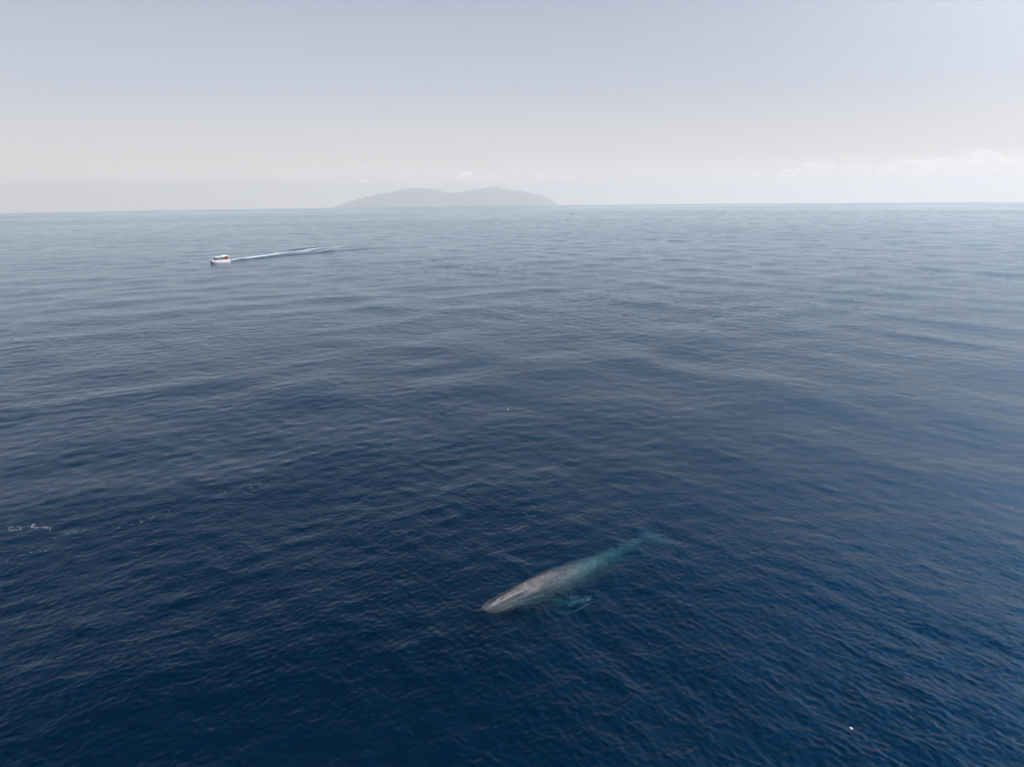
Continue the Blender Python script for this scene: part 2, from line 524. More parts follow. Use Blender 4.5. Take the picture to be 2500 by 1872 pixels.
def cloud(i, x, y, z_, W, Hh):
    rng = random.Random(100 + i)
    c = Vector((x, y, z_)); d = Vector((x, y, 0)).normalized()
    bm = bmesh.new()
    npf = 5 + int(W / 316)
    right = Vector((d.y, -d.x, 0)).normalized(); fwd = Vector((d.x, d.y, 0)).normalized()
    for k in range(npf):
        t = rng.uniform(-0.5, 0.5)
        env = (1 - (2 * t) ** 2) ** 0.5
        rr = Hh * rng.uniform(0.22, 0.42) * (0.5 + 0.6 * env)
        z = -Hh * 0.5 + rr + rng.uniform(0, 1) * max(0, Hh * env - 2 * rr)
        M = Matrix.Translation(right * (t * W) + fwd * rng.uniform(-0.3, 0.3) * W + Vector((0, 0, z)))
        M = M @ Matrix.Rotation(rng.uniform(0, 3.1), 4, 'Z') @ Matrix.Diagonal((rr * rng.uniform(1.1, 2.0), rr * rng.uniform(1.1, 2.0), rr, 1))
        bmesh.ops.create_icosphere(bm, subdivisions=3, radius=1.0, matrix=M)
    me = bpy.data.meshes.new('cloud'); bm.to_mesh(me); bm.free()
    o = bpy.data.objects.new('cloud', me); C.objects.link(o)
    o.location = c
    rm = o.modifiers.new('r', 'REMESH'); rm.mode = 'VOXEL'; rm.voxel_size = max(Hh / 16, 14)
    tx = bpy.data.textures.new('puff', 'CLOUDS'); tx.noise_scale = Hh * 0.45; tx.noise_depth = 4
    dm = o.modifiers.new('d', 'DISPLACE'); dm.texture = tx; dm.strength = Hh * 0.3; dm.mid_level = 0.55
    dg = bpy.context.evaluated_depsgraph_get()
    me2 = bpy.data.meshes.new_from_object(o.evaluated_get(dg))
    o.modifiers.clear(); o.data = me2; me2.name = 'cloud'
    me2.materials.clear(); me2.materials.append(m_puff if i < 10 else m_cloud)
    tag(o, CL_LAB[i], 'cloud', 'small clouds low over the horizon')
for i, c_ in enumerate(CL):
    cloud(i, *c_)

# ------------------------------------------------------------------ whale
def interp(tab, s):
    xs = np.array([p[0] for p in tab]); ys = np.array([p[1] for p in tab])
    # monotone-ish smooth interpolation through cosine easing of a fine linear resample
    f = np.linspace(0, 1, 401); v = np.interp(f, xs, ys)
    kx = np.hanning(13); kx /= kx.sum()
    v2 = np.convolve(np.pad(v, 6, mode='edge'), kx, 'valid')
    w = np.clip((f - 0.02) / 0.05, 0, 1)
    v = v * (1 - w) + v2 * w
    return np.interp(s, f, v)

WL = 21.4
def build_whale():
    width = [(0, 0.0), (0.003, 0.62), (0.01, 1.1), (0.025, 1.6), (0.05, 2.02), (0.1, 2.45), (0.15, 2.62), (0.2, 2.9), (0.27, 3.2),
             (0.34, 3.3), (0.42, 3.2), (0.5, 2.7), (0.6, 2.08), (0.7, 1.45), (0.8, 0.95), (0.88, 0.6), (0.94, 0.42), (1, 0.34)]
    ztop = [(0, 0.02), (0.02, 0.12), (0.06, 0.2), (0.12, 0.26), (0.19, 0.34), (0.24, 0.24), (0.32, 0.16), (0.4, 0.02), (0.48, -0.26),
            (0.56, -0.62), (0.66, -1.15), (0.76, -1.7), (0.86, -2.3), (0.94, -2.8), (1, -3.0)]
    zmid = [(0, -0.05), (0.03, -0.22), (0.1, -0.42), (0.2, -0.75), (0.3, -1.1), (0.4, -1.25), (0.5, -1.4), (0.6, -1.6), (0.7, -1.9),
            (0.8, -2.35), (0.9, -2.8), (1, -3.1)]
    zbot = [(0, -0.12), (0.03, -0.75), (0.1, -1.5), (0.2, -2.3), (0.3, -2.8), (0.4, -2.95), (0.5, -2.85), (0.6, -2.6), (0.7, -2.75),
            (0.8, -2.95), (0.9, -3.15), (1, -3.25)]
    head = [(0, 1.0), (0.12, 0.9), (0.35, 0.84), (0.55, 0.78), (0.7, 0.68), (0.79, 0.5), (0.82, 0.3), (0.86, 0.22), (0.93, 0.27), (0.99, 0.16),
            (1.0, -0.02), (0.96, -0.35), (0.8, -0.7), (0.5, -0.93), (0.2, -0.99), (0, -1.0)]
    hp = np.array(head)
    dd = np.r_[0, np.cumsum(np.hypot(*np.diff(hp, axis=0).T))]; dd /= dd[-1]
    M = 40
    q = np.linspace(0, 1, M + 1)
    hu = np.interp(q, dd, hp[:, 0]); hv = np.interp(q, dd, hp[:, 1])
    th = np.pi / 2 - q * np.pi
    bu = np.abs(np.cos(th)) ** 0.9; bv = np.sin(th)
    ss = np.r_[0.0005, np.linspace(0.002, 0.03, 14), np.linspace(0.035, 1, 190)]
    W = interp(width, ss) * 0.84; ZT = interp(ztop, ss); ZM = interp(zmid, ss); ZB = interp(zbot, ss)
    verts = []; faces = []
    ring = 2 * M
    for i, s in enumerate(ss):
        b = np.clip((s - 0.17) / 0.12, 0, 1); b = b * b * (3 - 2 * b)
        u = hu * (1 - b) + bu * b; v = hv * (1 - b) + bv * b
        w = W[i] / 2
        pts = []
        for side in (1, -1):
            for k in (range(0, M + 1) if side == 1 else range(M - 1, 0, -1)):
                uu = u[k] * w
                z = ZM[i] + (v[k] * (ZT[i] - ZM[i]) if v[k] > 0 else v[k] * (ZM[i] - ZB[i]))
                # central ridge of the rostrum, splash guard with two blowholes
                if v[k] > 0.1:
                    ra = np.clip((s - 0.02) / 0.05, 0, 1) * np.clip((0.215 - s) / 0.03, 0, 1)
                    z += ra * (0.16 * math.exp(-(uu / 0.10) ** 2) - 0.06 * math.exp(-((abs(uu) - 0.36) / 0.16) ** 2))
                    z += 0.20 * math.exp(-((s - 0.205) / 0.012) ** 2) * math.exp(-(uu / 0.34) ** 2)
                    z -= 0.16 * math.exp(-((s - 0.214) / 0.006) ** 2) * math.exp(-((abs(uu) - 0.10) / 0.05) ** 2)
                if v[k] < -0.25 and 0.03 < s < 0.55:
                    z += 0.03 * math.cos(uu * 60)
                pts.append((-(s * WL), side * uu, z))
        verts += pts
    for i in range(len(ss) - 1):
        for k in range(ring):
            a = i * ring + k; b2 = i * ring + (k + 1) % ring
            faces.append((a, b2, b2 + ring, a + ring))
    faces.append(tuple(range(ring - 1, -1, -1)))
    faces.append(tuple(range((len(ss) - 1) * ring, len(ss) * ring)))

    def blade(path, chords, thick, up, nseg=22, n=14):
        """wing: path of leading-to-centre points, chord along -X mostly, lens section"""
        P = np.array(path, float); c = np.array(chords, float); t0 = np.linspace(0, 1, len(P)); tt = np.linspace(0, 1, nseg)
        base = len(verts)
        Pm = np.stack([np.interp(tt, t0, P[:, j]) for j in range(3)], -1)
        cc = np.interp(tt, t0, c); cd = np.array(up[0], float); nd = np.array(up[1], float)
        for i in range(nseg):
            for k in range(n):
                a = 2 * math.pi * k / n
                x = math.cos(a); zt = math.sin(a) * thick * (0.35 + 0.65 * (1 + x) / 2)
                tp = math.sqrt(max(0.02, 1 - tt[i] ** 6))
                p = Pm[i] + cd * (x * cc[i] / 2 * tp) + nd * (zt * cc[i] * tp)
                verts.append(tuple(p))
        for i in range(nseg - 1):
            for k in range(n):
                a = base + i * n + k; b2 = base + i * n + (k + 1) % n
                faces.append((a, b2, b2 + n, a + n))
        faces.append(tuple(base + k for k in range(n - 1, -1, -1)))
        faces.append(tuple(base + (nseg - 1) * n + k for k in range(n)))
    # left flipper (body frame: +Y is the whale's left = towards the camera side), right flipper
    for sd in (1, -1):
        if sd == 1:
            blade([(-6.3, 1.1, -1.9), (-6.7, 1.8, -2.3), (-7.15, 2.6, -2.1), (-7.6, 3.4, -1.4), (-7.95, 4.0, -0.75)],
                  [0.85, 0.8, 0.78, 0.74, 0.4], 0.10, ((0.95, 0.3, 0.0), (0.0, -0.25, 0.97)))
        else:
            blade([(-6.3, -1.0, -2.1), (-6.9, -1.5, -2.5), (-7.7, -1.9, -2.9), (-8.6, -2.2, -3.2), (-9.3, -2.4, -3.4)],
                  [0.85, 0.85, 0.8, 0.62, 0.26], 0.10, ((0.9, -0.1, 0.4), (0.1, 0.6, 0.75)))
        # flukes
        blade([(-20.9, 0, -3.1), (-21.1, sd * 0.6, -3.15), (-21.4, sd * 1.4, -3.3), (-21.7, sd * 2.1, -3.45), (-21.95, sd * 2.5, -3.5)],
              [1.5, 1.45, 1.05, 0.6, 0.2], 0.055, ((1, 0, 0.05), (0, 0, 1)))
    # dorsal fin
    blade([(-15.6, 0, -1.6), (-15.8, 0, -1.35), (-16.02, 0, -1.15), (-16.25, 0, -1.02)], [0.95, 0.65, 0.36, 0.14], 0.07, ((1, 0, 0), (0, 1, 0)), nseg=10)
    me = bpy.data.meshes.new('blue_whale')
    me.from_pydata(verts, [], faces)
    bm = bmesh.new(); bm.from_mesh(me)
    bmesh.ops.recalc_face_normals(bm, faces=bm.faces); bm.to_mesh(me); bm.free()
    o = bpy.data.objects.new('blue_whale', me); C.objects.link(o)
    rm = o.modifiers.new('r', 'REMESH'); rm.mode = 'VOXEL'; rm.voxel_size = 0.045
    sm = o.modifiers.new('s', 'SMOOTH'); sm.iterations = 3; sm.factor = 0.5
    dg = bpy.context.evaluated_depsgraph_get()
    me2 = bpy.data.meshes.new_from_object(o.evaluated_get(dg))
    o.modifiers.clear(); o.data = me2; me2.name = 'blue_whale'; me2.shade_smooth()
    co = np.empty(len(me2.vertices) * 3, np.float32); me2.vertices.foreach_get('co', co); co = co.reshape(-1, 3)
    sf = np.clip((-co[:, 0]) / WL, 0, 1)
    half = np.interp(sf, [p[0] for p in width], [p[1] for p in width]) / 2
    fin = np.clip((np.abs(co[:, 1]) - half - 0.35) / 0.8, 0, 1) * (sf < 0.6)
    tip = np.clip((np.abs(co[:, 1]) - 3.2) / 1.0, 0, 1) * (sf < 0.6)
    att = me2.attributes.new('flipper_pale', 'FLOAT', 'POINT')
    att.data.foreach_set('value', (0.35 * fin + 0.65 * tip).astype(np.float32))
    # skin
    m, n, l, out = mat('whale_skin')
    b = n.new('ShaderNodeBsdfPrincipled')
    b.inputs['Roughness'].default_value = 0.5
    b.inputs['Specular IOR Level'].default_value = 0.35
    t = n.new('ShaderNodeTexCoord')
    def nz(scale, det, rg=0.55, st=(1, 1, 1), dist=0.0):
        return noise(scale, det, rg, stretch=st, dist=dist, nn=n, ll=l, t=t)
    big = nz(0.9, 4, 0.55, (0.5, 1, 1)); mott = nz(5.5, 5, 0.65, (0.6, 1, 1), 1.2); fine = nz(22, 3, 0.6)
    mm = lambda op, a, b_=None: math_(op, a, b_, nn=n, ll=l)
    f = mm('ADD', mm('ADD', mm('MULTIPLY', big, 0.5), mm('MULTIPLY', mott, 0.75)), mm('MULTIPLY', fine, 0.3))
    r = n.new('ShaderNodeValToRGB')
    els = r.color_ramp.elements
    els[0].position = 0.64; els[0].color = (0.018, 0.017, 0.018, 1)
    els[1].position = 0.90; els[1].color = (0.115, 0.097, 0.092, 1)
    e = els.new(0.76); e.color = (0.050, 0.044, 0.043, 1)
    l.new(f, r.inputs[0])
    wv = nz(3.2, 3, 0.6, (0.55, 1.0, 1.0), 1.6)  # pale mottling streaks, strongest at the rear, painted to stand in for rippled light
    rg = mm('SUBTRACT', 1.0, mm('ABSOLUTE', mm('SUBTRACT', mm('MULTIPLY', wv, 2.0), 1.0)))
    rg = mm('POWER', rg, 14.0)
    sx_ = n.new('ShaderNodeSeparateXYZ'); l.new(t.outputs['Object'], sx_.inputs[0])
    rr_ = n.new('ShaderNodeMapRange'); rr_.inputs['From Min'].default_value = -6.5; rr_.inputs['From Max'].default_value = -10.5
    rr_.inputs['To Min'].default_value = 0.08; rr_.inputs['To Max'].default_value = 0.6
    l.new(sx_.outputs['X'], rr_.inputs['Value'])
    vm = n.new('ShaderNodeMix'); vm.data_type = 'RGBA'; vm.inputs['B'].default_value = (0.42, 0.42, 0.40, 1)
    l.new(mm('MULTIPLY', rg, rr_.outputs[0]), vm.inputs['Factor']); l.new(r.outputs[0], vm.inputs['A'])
    # scars: small pale round spots
    vo = n.new('ShaderNodeTexVoronoi'); vo.inputs['Scale'].default_value = 1.1; vo.feature = 'F1'
    l.new(t.outputs['Object'], vo.inputs['Vector'])
    sp = n.new('ShaderNodeMapRange'); sp.inputs['From Min'].default_value = 0.075; sp.inputs['From Max'].default_value = 0.05
    l.new(vo.outputs['Distance'], sp.inputs['Value'])
    mxc = n.new('ShaderNodeMix'); mxc.data_type = 'RGBA'; mxc.inputs['B'].default_value = (0.5, 0.47, 0.45, 1)
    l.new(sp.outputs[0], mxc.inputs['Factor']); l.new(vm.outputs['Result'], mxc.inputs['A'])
    at = n.new('ShaderNodeAttribute'); at.attribute_name = 'flipper_pale'
    mx2 = n.new('ShaderNodeMix'); mx2.data_type = 'RGBA'; mx2.inputs['B'].default_value = (0.85, 0.85, 0.83, 1)
    l.new(at.outputs['Fac'], mx2.inputs['Factor']); l.new(mxc.outputs['Result'], mx2.inputs['A'])
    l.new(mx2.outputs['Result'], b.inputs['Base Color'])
    bp = n.new('ShaderNodeBump'); bp.inputs['Strength'].default_value = 0.5; bp.inputs['Distance'].default_value = 0.05
    l.new(f, bp.inputs['Height']); l.new(bp.outputs[0], b.inputs['Normal'])
    l.new(b.outputs[0], out.inputs['Surface'])
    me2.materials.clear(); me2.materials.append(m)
    # local -X is tailwards; tip at (-2.46,46.4), tail towards (13.6,60.9)
    ax = Vector((16.03, 14.5, 0)).normalized()
    rz = math.atan2(-ax.y, -ax.x)
    o.rotation_euler = (0, 0, rz)
    o.location = (-2.4, 46.55, -0.06)
    tag(o, 'grey blue whale gliding just under the surface, head breaking the water', 'whale')
build_whale()

# ------------------------------------------------------------------ foam
def foam_mat(name, dens_scale, lo, hi, col=(0.8, 0.8, 0.8)):
    m, n, l, out = mat(name)
    d = n.new('ShaderNodeBsdfDiffuse'); d.inputs['Color'].default_value = col + (1,)
    tr = n.new('ShaderNodeBsdfTransparent'); mx = n.new('ShaderNodeMixShader')
    t = n.new('ShaderNodeTexCoord')
    f1 = noise(dens_scale, 6, 0.7, dist=1.0, nn=n, ll=l, t=t)
    at = n.new('ShaderNodeAttribute'); at.attribute_name = 'cover'
    v = math_('ADD', f1, math_('SUBTRACT', at.outputs['Fac'], 0.5, nn=n, ll=l), nn=n, ll=l)
    mr = n.new('ShaderNodeMapRange'); mr.inputs['From Min'].default_value = lo; mr.inputs['From Max'].default_value = hi
    l.new(v, mr.inputs['Value'])
    l.new(mr.outputs[0], mx.inputs[0]); l.new(tr.outputs[0], mx.inputs[1]); l.new(d.outputs[0], mx.inputs[2])
    l.new(mx.outputs[0], out.inputs['Surface'])
    return m
m_wake = foam_mat('wake_foam', 0.8, 0.30, 0.85, (0.66, 0.65, 0.66))
m_foam = plain('sea_foam', (0.5, 0.5, 0.51), 0.8, 0.2, vary=0.1)

def wake_strip():
    nl, nw = 260, 25
    t = np.linspace(0, 1, nl)
    P = smooth_line(WAKE_C, nl)
    T = np.gradient(P, axis=0); T /= np.linalg.norm(T, axis=1)[:, None]
    N = np.stack([T[:, 1], -T[:, 0]], -1)
    half = np.interp(t, [0, 0.05, 0.4, 0.65, 1], [1.3, 1.7, 4.2, 4.6, 3.0])
    w = np.linspace(-1, 1, nw)
    X = P[:, 0, None] + N[:, 0, None] * half[:, None] * w
    Y = P[:, 1, None] + N[:, 1, None] * half[:, None] * w
    Z = sea_h(X, Y, np.hypot(X, Y) * 0.0028) + 0.12 + 0.12 * (1 - w ** 2)
    cov = np.interp(t, [0, 0.1, 0.45, 0.72, 0.95], [0.95, 0.78, 0.60, 0.48, 0.25])[:, None] * (1 - np.abs(w) ** 3)[None, :] - (np.abs(w) > 0.97) * 0.5
    V = np.stack([X, Y, Z], -1).reshape(-1, 3)
    ii = np.arange(nl * nw).reshape(nl, nw)
    F = np.stack([ii[:-1, :-1], ii[:-1, 1:], ii[1:, 1:], ii[1:, :-1]], -1).reshape(-1, 4)
    o = big_mesh('boat_wake', V, F, (m_wake,))
    at = o.data.attributes.new('cover', 'FLOAT', 'POINT')
    at.data.foreach_set('value', cov.astype(np.float32).ravel())
    tag(o, 'long white foaming wake trailing behind the white boat', 'wake', kind='stuff')
wake_strip()

def blob_mesh(name, pts, seed):
    """small irregular raised foam blobs; pts = (x, y, rx, ry, rot)"""
    rng = random.Random(seed)
    V = []; F = []
    for (x, y, rx, ry, ro) in pts:
        z0 = float(sea_h(np.array([x]), np.array([y]))[0])
        b = len(V); n_ = 9
        c, s = math.cos(ro), math.sin(ro)
        for rg, zz in ((1.0, -0.01), (0.7, 0.02), (0.3, 0.035)):
            for k in range(n_):
                a = 2 * math.pi * k / n_
                q = rg * rng.uniform(0.6, 1.15)
                dx, dy = rx * q * math.cos(a), ry * q * math.sin(a)
                V.append((x + dx * c - dy * s, y + dx * s + dy * c, z0 + zz))
        for r_ in range(2):
            for k in range(n_):
                F.append((b + r_ * n_ + k, b + r_ * n_ + (k + 1) % n_, b + (r_ + 1) * n_ + (k + 1) % n_, b + (r_ + 1) * n_ + k))
        F.append(tuple(b + 2 * n_ + k for k in range(n_)))
    return mesh_obj(name, V, F, (m_foam,))

def along(P, n, jit, rng, r0, r1):
    L = smooth_line(P, 400); out = []
    for _ in range(n):
        k = rng.randrange(398)
        p = L[k]; d = L[k + 1] - L[k]
        ro = math.atan2(d[1], d[0]) + rng.uniform(-0.4, 0.4)
        r = rng.uniform(r0, r1)
        out.append((p[0] + rng.gauss(0, jit), p[1] + rng.gauss(0, jit), r * rng.uniform(1, 2.4), r, ro))
    return out
rng = random.Random(5)
FL = [(-44.3, 55.4), (-39.3, 60.0), (-34.9, 64.3), (-30.2, 69.2), (-26.0, 72.4), (-20.3, 77.2), (-15.6, 83.4), (-13.5, 87.3), (-9.4, 102.4)]
pts = []
for k in range(17):   # clusters along the drift line
    L = smooth_line(FL, 400); c = L[rng.randrange(400)]
    cx, cy_ = c[0] + rng.gauss(0, 0.5), c[1] + rng.gauss(0, 0.7)
    for q in range(rng.randint(5, 13)):
        t = rng.gauss(0, 1.1)
        r = rng.uniform(0.008, 0.024)
        pts.append((cx + 0.75 * t + rng.gauss(0, 0.2), cy_ + 0.66 * t + rng.gauss(0, 0.2), r * rng.uniform(1, 2.5), r, rng.uniform(0.2, 1.2)))
tag(blob_mesh('foam_line', pts, 1), 'broken line of white foam flecks drifting left of the whale', 'foam', kind='stuff')
c1 = along([(-46.1, 61.7), (-46.0, 61.2), (-45.4, 60.95), (-44.6, 61.0), (-44.1, 60.9), (-43.7, 60.3)], 46, 0.05, rng, 0.010, 0.030)
tag(blob_mesh('foam_patch', c1, 2), 'bright wavy curl of white foam near the left edge', 'foam', kind='stuff')
c2 = along([(-47.6, 60.5), (-47.9, 60.9), (-47.3, 61.2), (-46.9, 60.9), (-46.6, 60.5), (-47.2, 60.3), (-47.6, 60.4)], 40, 0.04, rng, 0.01, 0.02)
tag(blob_mesh('foam_patch', c2, 3), 'faint ring of foam at the left edge, beside the bright curl', 'foam', kind='stuff')

def speck(x, y, r, label):
    bm = bmesh.new()
    bmesh.ops.create_icosphere(bm, subdivisions=3, radius=r)
    rg = random.Random(3)
    for v in bm.verts:
        v.co.x *= 1.6; v.co.z *= 0.6
        v.co *= 1 + 0.12 * math.sin(v.co.x * 40 + v.co.y * 31)
    me = bpy.data.meshes.new('floating_debris'); bm.to_mesh(me); bm.free()
    me.materials.append(m_foam); me.shade_smooth()
    o = bpy.data.objects.new('floating_debris', me); C.objects.link(o)
    o.location = (x, y, float(sea_h(np.array([x]), np.array([y]))[0]) + r * 0.2)
    o.rotation_euler = (0.1, 0.2, -0.8)
    tag(o, label, 'debris')
speck(19.58, 34.23, 0.065, 'small bright white speck floating alone at the lower right')
speck(-0.6, 98.0, 0.08, 'tiny white speck floating behind the whale in mid picture')

# ------------------------------------------------------------------ far dark whale back near the horizon
def far_back():
    V = []; F = []
    n = 40; M = 10
    for i in range(n + 1):
        t = i / n; x = (t - 0.5) * 11
        z = 0.95 * math.exp(-((x + 3.0) / 1.3) ** 2) + 0.75 * math.exp(-((x - 2.0) / 2.0) ** 2) - 0.18
        wd = 0.9 * math.sin(math.pi * (0.04 + 0.92 * t)) ** 0.5
        for k in range(M):
            a = 2 * math.pi * k / M
            V.append((x, wd * math.cos(a), z - 0.9 + 0.9 * math.sin(a)))
    for i in range(n):
        for k in range(M):
            a = i * M + k; b = i * M + (k + 1) % M
            F.append((a, b, b + M, a + M))
    F.append(tuple(range(M))); F.append(tuple(n * M + k for k in range(M)))
    o = mesh_obj('whale', V, F, (plain('wet_dark_skin', (0.04, 0.045, 0.055), 0.35),))
    x, y = 114.0, 1314.0
    o.location = (x, y, -(x * x + y * y) / (2 * R_SEA) + 0.15)
    o.rotation_euler = (0, 0, -0.09)
    tag(o, 'tiny dark humped back showing far off below the horizon', 'whale')
far_back()
# ------------------------------------------------------------------ excursion boat
ROOF = plain('canopy_white', (0.82, 0.82, 0.82), 0.4, vary=0.04)
WHITE = plain('boat_gelcoat', (0.80, 0.73, 0.70), 0.35, 0.5, vary=0.05, scale=1.2)
PINK = plain('boat_pinkish_stripe', (0.62, 0.38, 0.38), 0.5, vary=0.08)
DARK = plain('boat_dark_antifouling', (0.03, 0.032, 0.04), 0.5)
PANEL = plain('boat_salmon_panel', (0.74, 0.40, 0.30), 0.5, vary=0.06)
METAL = plain('boat_rail_steel', (0.6, 0.6, 0.6), 0.25, metal=0.9)
BENCH = plain('boat_bench_vinyl', (0.05, 0.05, 0.06), 0.6)
MOTOR = plain('motor_cowling', (0.02, 0.02, 0.025), 0.3)
m_glass, n, l, out = mat('windscreen_glass')
g1 = n.new('ShaderNodeBsdfGlossy'); g1.inputs['Roughness'].default_value = 0.05
t1 = n.new('ShaderNodeBsdfTransparent'); t1.inputs['Color'].default_value = (0.45, 0.5, 0.5, 1)
x1 = n.new('ShaderNodeMixShader'); x1.inputs[0].default_value = 0.25
l.new(t1.outputs[0], x1.inputs[1]); l.new(g1.outputs[0], x1.inputs[2]); l.new(x1.outputs[0], out.inputs['Surface'])

def box(bm, x0, x1, y0, y1, z0, z1, bev=0.03):
    r = bmesh.ops.create_cube(bm, size=1.0, matrix=Matrix.Translation(((x0 + x1) / 2, (y0 + y1) / 2, (z0 + z1) / 2)) @
                              Matrix.Diagonal((x1 - x0, y1 - y0, z1 - z0, 1)))
    if bev:
        es = list({e for v in r['verts'] for e in v.link_edges})
        bmesh.ops.bevel(bm, geom=es, offset=bev, segments=2, affect='EDGES', profile=0.5)
def tube(bm, a, b, r, seg=8):
    a, b = Vector(a), Vector(b); d = b - a
    M = Matrix.Translation((a + b) / 2) @ d.to_track_quat('Z', 'Y').to_matrix().to_4x4()
    bmesh.ops.create_cone(bm, cap_ends=True, segments=seg, radius1=r, radius2=r, depth=d.length, matrix=M)
def part(name, bm, m, parent, smooth=False):
    me = bpy.data.meshes.new(name); bmesh.ops.recalc_face_normals(bm, faces=bm.faces)
    bm.to_mesh(me); bm.free(); me.materials.append(m)
    if smooth: me.shade_smooth()
    o = bpy.data.objects.new(name, me); C.objects.link(o); o.parent = parent
    return o

BX, BY = -144.6, 352.6
BRZ = math.atan2(-0.80, -0.60)
boat = empty('tour_boat', (BX, BY, -0.18), BRZ)
boat.rotation_euler = (0, math.radians(-1.5), BRZ)
boat.scale = (0.80, 0.80, 0.86)
tag(boat, 'white open tour boat with a flat canopy carrying passengers', 'boat')

def hull_loft(yc, hw):
    """one slim catamaran hull; bow at +x"""
    st = [(-6.0, 1, 1.15, -0.45), (-4, 1, 1.15, -0.5), (0, 1, 1.2, -0.5), (2.5, 0.92, 1.35, -0.45), (4.2, 0.68, 1.55, -0.25), (5.3, 0.4, 1.75, 0.1), (6.1, 0.12, 1.92, 0.75), (6.4, 0.03, 1.98, 1.3)]
    V = []; F = []
    for (x, k, zt, zb) in st:
        w = hw * k
        V += [(x, yc - w, zt), (x, yc - w * 0.96, zb + (zt - zb) * 0.45), (x, yc - w * 0.55, zb + (zt - zb) * 0.12), (x, yc, zb),
              (x, yc + w * 0.55, zb + (zt - zb) * 0.12), (x, yc + w * 0.96, zb + (zt - zb) * 0.45), (x, yc + w, zt)]
    n_ = 7
    for i in range(len(st) - 1):
        for k in range(n_):
            a = i * n_ + k; b = i * n_ + (k + 1) % n_
            F.append((a, b, b + n_, a + n_))
    F.append(tuple(range(n_))); F.append(tuple((len(st) - 1) * n_ + k for k in range(n_)))
    return V, F
bm = bmesh.new()
for yc in (-1.25, 1.25):
    Vh, Fh = hull_loft(yc, 0.62)
    vs_ = [bm.verts.new(v) for v in Vh]
    for f in Fh: bm.faces.new([vs_[k] for k in f])
box(bm, -5.9, 5.2, -1.84, 1.84, 0.78, 1.02, 0.02)      # bridge deck
box(bm, 4.4, 5.9, -1.3, 1.3, 1.25, 1.62, 0.08)         # closed fore peak
hull = part('hull', bm, WHITE, boat)
bm = bmesh.new()
for sd in (-1, 1):
    prev = None
    for (x, k, zt, zb) in [(-6.0, 1, 1.15, 0), (-4, 1, 1.15, 0), (0, 1, 1.2, 0), (2.5, 0.92, 1.35, 0), (4.2, 0.68, 1.55, 0), (5.3, 0.4, 1.75, 0), (6.1, 0.12, 1.92, 0)]:
        p = (x, sd * (1.25 + 0.62 * k + 0.02), zt - 0.22)
        if prev: tube(bm, prev, p, 0.05)
        prev = p
part('rub_rail', bm, PINK, boat)
bm = bmesh.new()
for yc in (-1.25, 1.25):
    box(bm, -5.95, 3.6, yc - 0.45, yc + 0.45, -0.48, -0.12, 0.1)
part('keel', bm, DARK, boat)
for sd in (-1, 1):
    bm = bmesh.new()
    box(bm, -5.8, 1.8, sd * 1.80 - 0.05, sd * 1.80 + 0.05, 1.16, 1.72, 0.02)
    box(bm, 1.8, 3.6, sd * 1.74 - 0.05, sd * 1.74 + 0.05, 1.3, 1.66, 0.02)
    part('side_coaming', bm, WHITE, boat)
# canopy
bm = bmesh.new()
Vr = [(3.3, -1.5, 3.25), (3.3, 1.5, 3.25), (-5.6, 2.05, 3.72), (-5.6, -2.05, 3.72)]
for dz in (0, 0.16):
    for v in Vr: bm.verts.new((v[0], v[1], v[2] + dz))
bm.verts.ensure_lookup_table()
q = bm.verts
for f in ((3, 2, 1, 0), (4, 5, 6, 7), (0, 1, 5, 4), (1, 2, 6, 5), (2, 3, 7, 6), (3, 0, 4, 7)): bm.faces.new([q[k] for k in f])
bmesh.ops.bevel(bm, geom=list(bm.edges), offset=0.05, segments=2, affect='EDGES')
roof = part('canopy_roof', bm, ROOF, boat)
bm = bmesh.new(); box(bm, -4.0, -0.6, -1.2, 1.2, 3.66, 4.18, 0.1)
part('roof_locker', bm, WHITE, roof)
for sd in (-1, 1):
    for x, zt in ((2.9, 3.3), (0.6, 3.42), (-1.9, 3.55), (-4.2, 3.66)):
        bm = bmesh.new(); tube(bm, (x, sd * 1.66, 1.02), (x - 0.05, sd * 1.55, zt), 0.045)
        part('canopy_post', bm, METAL, boat)
bm = bmesh.new(); box(bm, 2.95, 3.02, -1.3, 1.3, 1.7, 2.75, 0.01)
part('windscreen', bm, m_glass, boat)
bm = bmesh.new(); box(bm, 2.2, 2.9, -0.9, 0.2, 1.02, 1.95, 0.08)
con = part('console', bm, WHITE, boat)
bm = bmesh.new()
bmesh.ops.create_circle(bm, segments=20, radius=0.2)
bmesh.ops.create_uvsphere(bm, u_segments=8, v_segments=6, radius=0.05)
for k in range(20):
    a0_, a1_ = 2 * math.pi * k / 20, 2 * math.pi * (k + 1) / 20
    tube(bm, (0.2 * math.cos(a0_), 0.2 * math.sin(a0_), 0), (0.2 * math.cos(a1_), 0.2 * math.sin(a1_), 0), 0.02, 6)
sw = part('steering_wheel', bm, MOTOR, con); sw.location = (2.15, -0.35, 1.75); sw.rotation_euler = (0, math.radians(65), 0)
for sd in (-1, 1):
    bm = bmesh.new()
    prev = None
    for x, z in ((3.4, 2.0), (4.6, 2.3), (5.8, 2.55), (6.3, 2.6)):
        p = (x, sd * max(0.15, 1.6 - max(0, x - 3.4) * 0.32), z)
        if prev: tube(bm, prev, p, 0.025)
        tube(bm, (p[0], p[1], z - 0.75), p, 0.02)
        prev = p
    part('bow_rail', bm, METAL, boat)
bm = bmesh.new(); box(bm, -5.2, -4.5, -1.75, 1.75, 1.03, 3.6, 0.05)
part('rear_panel', bm, PANEL, boat)
